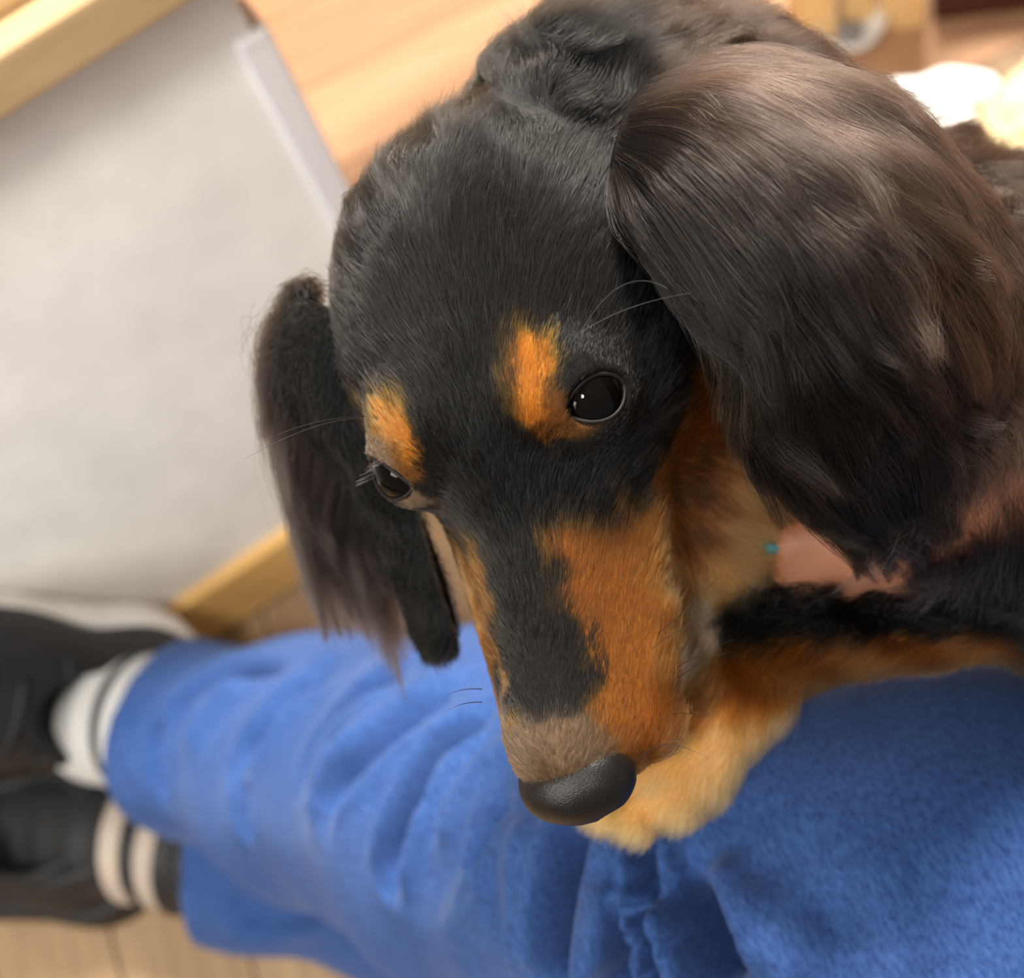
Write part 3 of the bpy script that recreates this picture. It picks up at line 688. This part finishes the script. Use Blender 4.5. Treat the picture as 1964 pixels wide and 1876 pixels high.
def whisker(p0, p1, p2, col, r=0.010):
    a_, b_, c_ = cm(*p0), cm(*p1), cm(*p2); t = np.linspace(0, 1, 10)[:, None]
    pts = (1 - t) ** 2 * a_ + 2 * t * (1 - t) * b_ + t * t * c_
    o = hair_obj('whisker', pts[None], np.array([col]), np.array([r]), DOG); del o['kind']
bw = (0.006, 0.005, 0.005); ww = (0.75, 0.72, 0.68)
for w_ in [((1115, 635, 30.5), (1190, 500, 29.0), (1280, 553, 28.6), ww), ((1110, 640, 30.5), (1200, 580, 29.5), (1325, 562, 29.0), ww),
           ((690, 802, 32.0), (600, 805, 31.5), (470, 880, 31), bw), ((700, 798, 32), (610, 800, 31.5), (530, 835, 31.2), bw),
           ((925, 1322, 31.5), (885, 1318, 31), (855, 1335, 31), bw), ((925, 1347, 31.5), (885, 1345, 31), (858, 1364, 31), bw),
           ((1262, 1215, 31.6), (1320, 1170, 31), (1378, 1105, 30.8), bw), ((1250, 1245, 31.4), (1320, 1190, 31), (1400, 1165, 30.6), bw),
           ((1298, 1280, 31.6), (1350, 1250, 31), (1410, 1225, 30.6), bw), ((1300, 1300, 31.6), (1350, 1265, 31), (1400, 1250, 30.6), bw),
           ((1290, 1370, 31.8), (1320, 1365, 31.5), (1345, 1372, 31), bw), ((1260, 1430, 31.6), (1310, 1425, 31.2), (1360, 1455, 31), bw), ((1220, 1460, 31.2), (1270, 1410, 31), (1320, 1425, 31), bw)]:
    whisker(*w_)
# short lashes at the outer corner of the far eye
strands('eyelashes', 14, [(700, 925, 32.6), (712, 905, 32.5), (730, 893, 32.4)], [(672, 935, 32.2), (682, 905, 32.0), (705, 882, 32.0)], 0.03, 0.06, (0.25, 0.22, 0.2), DOG, bow=0.05, clumpn=5, camt=0.3)

# strip of teal collar under the throat hair
pa = [cm(1440, 1040, 36.2), cm(1475, 1052, 35.9), cm(1515, 1052, 35.9), cm(1550, 1036, 36.3)]
Vc, Fc = tube(pa, 0.16, 8); mesh_obj('collar', to_world(Vc), Fc, M_teal, DOG)

# ------------------------------------------------------------------ the person
PERSON = thing('person', 'seated person in blue jeans and black shoes, a hand holding the dog', 'person', to_world(cm(1900, 1900, 60)))
hn = SDF()
hn.cone(cm(3300, 620, 41), cm(2500, 680, 37.6), 3.8, 3.3, 1)
hn.cone(cm(2500, 680, 37.6), cm(2050, 820, 36.6), 3.3, 2.6, 1)
hn.cone(cm(2050, 820, 36.6), cm(1850, 920, 36.7), 2.6, 2.2, 1)
hn.ell(cm(1790, 960, 37.2), (2.6, 2.3, 1.4), 1)
for px, py, d_, r_, ex in ((1560, 980, 36.6, .78, 0), (1520, 1045, 36.4, .80, 0), (1525, 1095, 36.6, .78, 0), (1590, 1130, 37.6, .68, 0)):
    hn.cone(cm(1720, 900 + (py - 980) * .9 + 40, 37.0), cm((px + 1720) / 2, (py + 955) / 2 + 12, 36.3), .88, .85, .2)
    hn.cone(cm((px + 1720) / 2, (py + 955) / 2 + 12, 36.3), cm(px, py, d_), .85, r_, .2)
hn.cone(cm(1830, 880, 38.2), cm(1740, 800, 37.8), 1.1, .9, .4); hn.cone(cm(1740, 800, 37.8), cm(1650, 770, 38.0), .9, .8, .3)
Ph, Qh = nets(hn, (6, -6, -46), (36, 10, -31), 0.16)
body = mesh_obj('arm_and_hand', to_world(Ph), Qh, M_flesh, PERSON)

# trousers: two legs of one garment
def leg_sdf(chain, k=2.5):
    s = SDF()
    for (a_, ra), (b_, rb) in zip(chain[:-1], chain[1:]): s.cone(cm(*a_), cm(*b_), ra, rb, k)
    return s
near = leg_sdf([((250, 1392, 77.5), 4.25), ((360, 1410, 76.3), 4.6), ((640, 1478, 70), 6.2), ((960, 1560, 58), 6.9), ((1350, 1690, 48.5), 7.4), ((1780, 1800, 45), 8.1), ((2500, 1850, 44), 9.4)])
near.subcone(cm(130, 1362, 80), cm(430, 1424, 75.5), 4.05, 4.2, 0.05)
cut_o = cm(345, 1402, 76.4); cut_n = nrm(cm(360, 1410, 76.3) - cm(250, 1392, 77.5) + np.array([0, 0, 0.9]))
def near_cut(P_): return np.maximum(near(P_), -((P_ - cut_o) @ cut_n))
Pj, Qj = nets(near_cut, (-26, -38, -92), (26, -3.5, -33), 0.22)
def fold(P_, N_, bv, px_pts, wd, dp, sharp=2):
    h_ = [hit(bv, *q) for q in px_pts]; h_ = np.array([q for q in h_ if q is not None])
    if len(h_) < 2: return
    pl = catmull(h_, np.linspace(0, len(h_) - 1, 24)); best = np.full(len(P_), 1e9); along = np.zeros(len(P_))
    for i in range(23):
        a_, b_ = pl[i], pl[i + 1]; ab = b_ - a_; tt = np.clip(((P_ - a_) @ ab) / (ab @ ab + 1e-9), 0, 1)
        dd = np.linalg.norm(P_ - a_ - tt[:, None] * ab, axis=1); m_ = dd < best; best[m_] = dd[m_]; along[m_] = (i + tt[m_]) / 23
    env = np.clip(np.sin(np.clip(along, 0.03, 0.97) * math.pi) * 1.6, 0, 1)
    P_ += N_ * (env * dp * (1.15 * np.exp(-(best / (wd * 0.72)) ** sharp) - 0.35 * np.exp(-((best - wd * 1.5) / (wd * 0.7)) ** 2)))[:, None]
Nj, _ = vnormals(Pj, Qj); bj = bvh_of(Pj, Qj)
Nj0 = Nj.copy()
FOLDS = [ # (photo points along the crease, width cm, height cm)
    ([(1130, 1560), (1095, 1680), (1085, 1800), (1080, 1890)], .62, -3.2), ([(1175, 1560), (1180, 1700), (1170, 1890)], .8, .7), ([(1010, 1560), (1000, 1700), (1000, 1880)], .9, .5),
    ([(1245, 1590), (1250, 1680), (1262, 1780), (1290, 1895)], .36, -2.2), ([(1290, 1640), (1310, 1760), (1330, 1890)], .45, .5),
    ([(1230, 1700), (1205, 1800), (1190, 1890)], .65, -2.2), ([(1310, 1690), (1360, 1790), (1400, 1890)], .8, -2.3), ([(1420, 1700), (1500, 1800), (1560, 1890)], 1.0, .5),
    ([(1560, 1700), (1620, 1800), (1650, 1900)], 1.2, -.5), ([(1750, 1730), (1800, 1830), (1810, 1900)], 1.2, -.4),
    ([(935, 1380), (860, 1450), (800, 1540), (765, 1620), (745, 1700)], .62, -1.9), ([(980, 1420), (900, 1520), (850, 1620)], .9, .5), ([(960, 1540), (925, 1620), (905, 1700)], .6, -1.4),
    ([(880, 1330), (760, 1400), (680, 1470), (620, 1560)], .7, -.9), ([(790, 1290), (700, 1330), (620, 1400), (570, 1500)], .7, -.8), ([(640, 1290), (560, 1330), (500, 1400), (450, 1480)], .8, -.8),
    ([(560, 1270), (440, 1290), (370, 1330), (330, 1400)], .8, -.9), ([(300, 1380), (296, 1450), (320, 1540)], .7, -.5), ([(700, 1400), (640, 1480), (600, 1580)], .8, .4),
    ([(480, 1300), (400, 1360), (360, 1440)], .8, .35), ([(470, 1500), (460, 1560), (480, 1620)], .8, -.35), ([(1000, 1640), (890, 1740), (860, 1800)], 1.0, .4),
    ([(700, 1270), (560, 1262), (420, 1272)], .5, .3), ([(260, 1300), (238, 1380), (252, 1470), (300, 1560)], .35, .22)]
for pts_, wd, dp in FOLDS: fold(Pj, Nj0, bj, pts_, wd, dp)
Pj += Nj0 * (Noise(0.9, 10, 31)(Pj)[:, :1] * 0.10 + Noise(0.35, 6, 32)(Pj)[:, :1] * 0.12)
# stitched hem: a raised turn-up line around the cuff
ax0, ax1 = cm(345, 1402, 76.4), cm(400, 1412, 75.7); axd = nrm(ax1 - ax0)
sa = (Pj - ax0) @ axd
Pj -= Nj0 * (0.10 * np.exp(-((sa - 1.2) / 0.22) ** 2) * (sa < 4))[:, None]
JEANS = mesh_obj('jeans', to_world(Pj), Qj, M_denim, PERSON); JEANS['label'] = 'creased blue denim trousers'
far = leg_sdf([((300, 1618, 81), 4.5), ((480, 1643, 79), 4.6), ((800, 1690, 73.5), 5.0), ((1300, 1900, 62), 6.4)])
far.subcone(cm(300, 1618, 81), cm(600, 1655, 76.9), 4.15, 4.15, 0.05)
fcut_o = cm(408, 1632, 79.8); fcut_n = nrm(cm(480, 1643, 79) - cm(300, 1618, 81) + np.array([0, 0, -1.2]))
def far_cut(P_): return np.maximum(far(P_), -((P_ - fcut_o) @ fcut_n))
Pf, Qf = nets(far_cut, (-30, -42, -102), (22, -14, -52), 0.34)
Nf, _ = vnormals(Pf, Qf); bf = bvh_of(Pf, Qf)
for pts_, wd, dp in [([(430, 1720), (520, 1760), (640, 1750)], .8, -.6), ([(420, 1780), (540, 1790), (680, 1770)], .5, .4), ([(480, 1650), (560, 1720)], 1, -.6)]: fold(Pf, Nf, bf, pts_, wd, dp)
mesh_obj('trouser_leg', to_world(Pf), Qf, M_denim, PERSON)

# sock on the near ankle
def sweep(name, chain, m_, parent, ribs=None, ns_=40, n=60, mats=None, fm=None):
    ctr = catmull(np.array([cm(*c[:3]) for c in chain]), np.linspace(0, len(chain) - 1, n)); rr = catmull(np.array([[c[3]] for c in chain]), np.linspace(0, len(chain) - 1, n))[:, 0]
    if ribs is not None: rr = rr + ribs(np.linspace(0, 1, n))
    V_, Fc = tube(ctr, rr, ns_)
    fmi = None
    if fm is not None: fmi = [fm((i // ns_) / (n - 1)) for i in range((n - 1) * ns_)] + [0, 0]
    return mesh_obj(name, to_world(V_), Fc, m_, parent, mats=mats, fmat=fmi)
sweep('sock', [(190, 1400, 84, 3.0), (200, 1385, 80.5, 3.4), (235, 1378, 78.2, 3.6), (300, 1388, 77, 3.7), (420, 1415, 75.5, 3.8)], M_sock, PERSON,
      ribs=lambda t: 0.10 * np.sin(t * 60) * (t < 0.62) + 0.10 * np.exp(-((t - 0.56) / 0.03) ** 2), mats=[M_sock, M_sockstripe], fm=lambda t: 1 if (0.62 < t < 0.665) else 0)

sweep('sock', [(100, 1590, 84.5, 3.1), (200, 1600, 82.3, 3.5), (300, 1612, 81, 3.65), (400, 1630, 80, 3.8), (500, 1645, 78.6, 3.8)], M_black, PERSON,
      ribs=lambda t: 0.08 * np.sin(t * 50), mats=[M_black, M_beige], fm=lambda t: 1 if (0.40 < t < 0.475 or 0.545 < t < 0.63) else 0)['label'] = 'black sock with two beige bands'

# shoes, built lying along their own axes: x to the toe, y across, z up (cm)
def shoe(name, heel, toe_dir, label, variant, up_=(0, 0, 1)):
    """heel: world point under the back of the heel; toe_dir, up_: world directions"""
    td = nrm(toe_dir); uz = np.array(up_, float); uz = nrm(uz - uz @ td * td); sd = np.cross(uz, td)
    B = np.stack([td, sd, uz]) * 0.01
    def put(V_): return np.asarray(V_) @ B + heel
    so = SDF(); ycoef = 1
    so.cone((4, 0, 1.6), (4.001, 0, 1.6), 4.1, 4.1, .5); so.cone((4, 0, 1.6), (12, .2, 1.6), 4.1, 4.1, 1); so.cone((12, .2, 1.6), (21, .4, 1.6), 4.1, 5.2, 1); so.cone((21, .4, 1.6), (24, .5, 1.6), 5.2, 4.6, 1)
    f0 = so
    def sole(P_):
        q = P_.copy(); q[:, 2] = 1.6; d = f0(q); dz = np.abs(P_[:, 2] - 1.5) - 1.5
        return np.maximum(d, dz) + np.maximum(0.4 - np.abs(d - dz), 0) ** 2 / 1.6
    Vs, Fs = nets(sole, (-2, -7, -1), (32, 7, 5), 0.28)
    S_ = mesh_obj('shoe', None if False else put(Vs), Fs, M_sole if variant == 0 else M_black, PERSON); S_['label'] = label
    up = SDF()
    up.cone((4.2, 0, 3.2), (4.2, 0, 6.6), 3.7, 3.1, 1.0); up.cone((5, 0, 4.5), (13, .2, 4.0), 3.6, 3.9, 2); up.cone((12, .2, 3.6), (21, .4, 2.9), 3.9, 3.6, 2); up.cone((21, .4, 2.4), (24, .5, 2.3), 4.2, 3.4, 1)
    up.ell((14.5, .2, 5.9), (5.2, 2.4, 1.5), 1.6)
    up.sub((6.6 if variant == 0 else 5.8, 0, 9.2), (5.4 if variant == 0 else 4.3, 2.9, 4.8), .5)
    def upper(P_): return np.maximum(up(P_), 1.2 - P_[:, 2])
    Vu, Fu = nets(upper, (-2, -7, 0), (32, 7, 11), 0.26)
    mesh_obj('upper', put(Vu), Fu, M_black, S_)
    bu = bvh_of(Vu, Fu)
    def drape(x, y, off=0.12):
        r = bu.ray_cast(Vector((x, y, 20)), Vector((0, 0, -1))); return np.array(r[0]) + np.array([0, 0, off]) if r[0] is not None else None
    for i in range(5):                                       # laces
        x = 12.6 + i * 1.7; pa = [drape(x + 0.5 * (k % 2) * 0, y) for k, y in enumerate(np.linspace(-2.1, 2.1, 9))]
        pa = [q for q in pa if q is not None]
        if len(pa) > 3: V_, Fc_ = tube(pa, 0.24, 8); mesh_obj('lace', put(V_), Fc_, M_black, S_)
    V_, Fc_ = tube([(0.6, -2.2, 7.6), (0.25, 0, 8.0), (0.6, 2.2, 7.6), (3, 2.95, 7.3), (7, 2.9, 6.9)], 0.42, 8); mesh_obj('collar_padding', put(V_), Fc_, M_black, S_)
    for x_, w_ in ((9.5, 3.3), (18.5, 3.4)):                    # stitched overlays across the upper
        pa = [drape(x_ + 0.25 * abs(y) , y, 0.02) for y in np.linspace(-w_, w_, 15)]
        pa = [q for q in pa if q is not None]
        if len(pa) > 3: V_, Fc_ = tube(pa, 0.16, 8); mesh_obj('seam', put(V_), Fc_, M_black, S_)
    return S_
n_td = nrm(np.array([-.78, .17, .6])); n_up = nrm(np.array([.54, -.3, .78])); n_side = np.cross(n_td, n_up)
n_org = cm(430, 1198, 85.0) + 0.6 * n_td - 4.1 * n_side - 1.5 * n_up
shoe('near_shoe', to_world(n_org), M @ n_td, 'black lace-up shoe with a thick white sole', 0, M @ n_up)
shoe('far_shoe', on_floor(330, 1652), on_floor(0, 1640) - on_floor(395, 1668), 'black shoe flat on the floor', 2)

# ------------------------------------------------------------------ things at the top right
def vstand(px, py): return on_floor(px, py)
a0, a1 = on_floor(1515, 92), on_floor(1778, 62); ax = nrm(a1 - a0); ay = np.array([-ax[1], ax[0], 0])
W_ = np.linalg.norm(a1 - a0)
st = thing('wooden_stool_leg', 'pale wooden slab leg standing on the floor at the top edge', 'furniture', a0)
for x0, x1, dy in ((0, .36, 0), (.37, .66, .012), (.67, 1, .004)):
    box_obj('board', (x0 * W_, dy, 0), (x1 * W_ - .001, .045, .30), M_pale, st, .002, [ax, ay, [0, 0, 1]], a0)
d0_, d1_ = on_floor(1792, 44), on_floor(1990, 18); dx = nrm(d1_ - d0_); dy_ = np.array([-dx[1], dx[0], 0])
dk = box_obj('cabinet_base', (0, 0, 0), (.4, .3, .12), M_darkred, None, .003, [dx, dy_, [0, 0, 1]], d0_)
tag(dk, 'dark red-brown wooden furniture base in the top right corner', 'furniture')
# small white dish with a grey disc in it
dc = on_floor(1632, 72, 0.0); ds = thing('dish', 'small white dish holding a grey disc, in front of the pale wooden leg', 'dish', dc)
prof = [(0.0, .004), (.012, .004), (.019, .010), (.024, .018), (.0255, .018), (.021, .007), (.013, 0), (0.0, 0)]
V_ = []; ns_ = 32
for r_, z_ in prof:
    for k in range(ns_): V_.append((dc[0] + r_ * math.cos(2 * math.pi * k / ns_), dc[1] + r_ * math.sin(2 * math.pi * k / ns_), z_))
Fc = [[j * ns_ + k, j * ns_ + (k + 1) % ns_, (j + 1) * ns_ + (k + 1) % ns_, (j + 1) * ns_ + k] for j in range(len(prof) - 1) for k in range(ns_)]
mesh_obj('bowl', V_, Fc, M_white, ds)
V_, Fc = sphere(np.array([dc[0], dc[1], .007]), 1, np.eye(3) * np.array([.009, .009, .004])); mesh_obj('disc', V_, Fc, M_grey, ds)
# white folded towel and cream fleece beyond the dog's back
tw = SDF(); c_ = cm(1820, 192, 93)
tw.ell(c_, (3.4, 1.9, 3.0), 1); tw.ell(cm(1760, 205, 91), (3.6, 1.8, 3), 1); tw.ell(cm(1770, 270, 91), (3.4, 2.6, 3.0), 1)
Pt, Qt = nets(tw, c_ - 11, c_ + 11, 0.35); Nt, _ = vnormals(Pt, Qt); Pt += Nt * Noise(1.2, 8, 41)(Pt)[:, :1] * .2
to = mesh_obj('towel', to_world(Pt), Qt, M_white); tag(to, "bright white towel bunched up beyond the dog's back", 'towel')
fl_ = SDF(); fl_.ell(cm(2040, 265, 86), (4.6, 5.2, 5), 1); fl_.ell(cm(1945, 270, 84), (2.3, 3.2, 3.2), 1); fl_.ell(cm(2100, 420, 84), (6.4, 6.4, 5), 1)
Pt, Qt = nets(fl_, (22, 6, -93), (44, 30, -76), 0.3); Nt, _ = vnormals(Pt, Qt); Pt += Nt * (Noise(3.2, 10, 42)(Pt)[:, :1] * .18 + Noise(8, 10, 43)(Pt)[:, :1] * .07)
fo = mesh_obj('fleece_blanket', to_world(Pt), Qt, M_cream); tag(fo, 'cream fleecy blanket at the right edge, behind the dog', 'blanket')
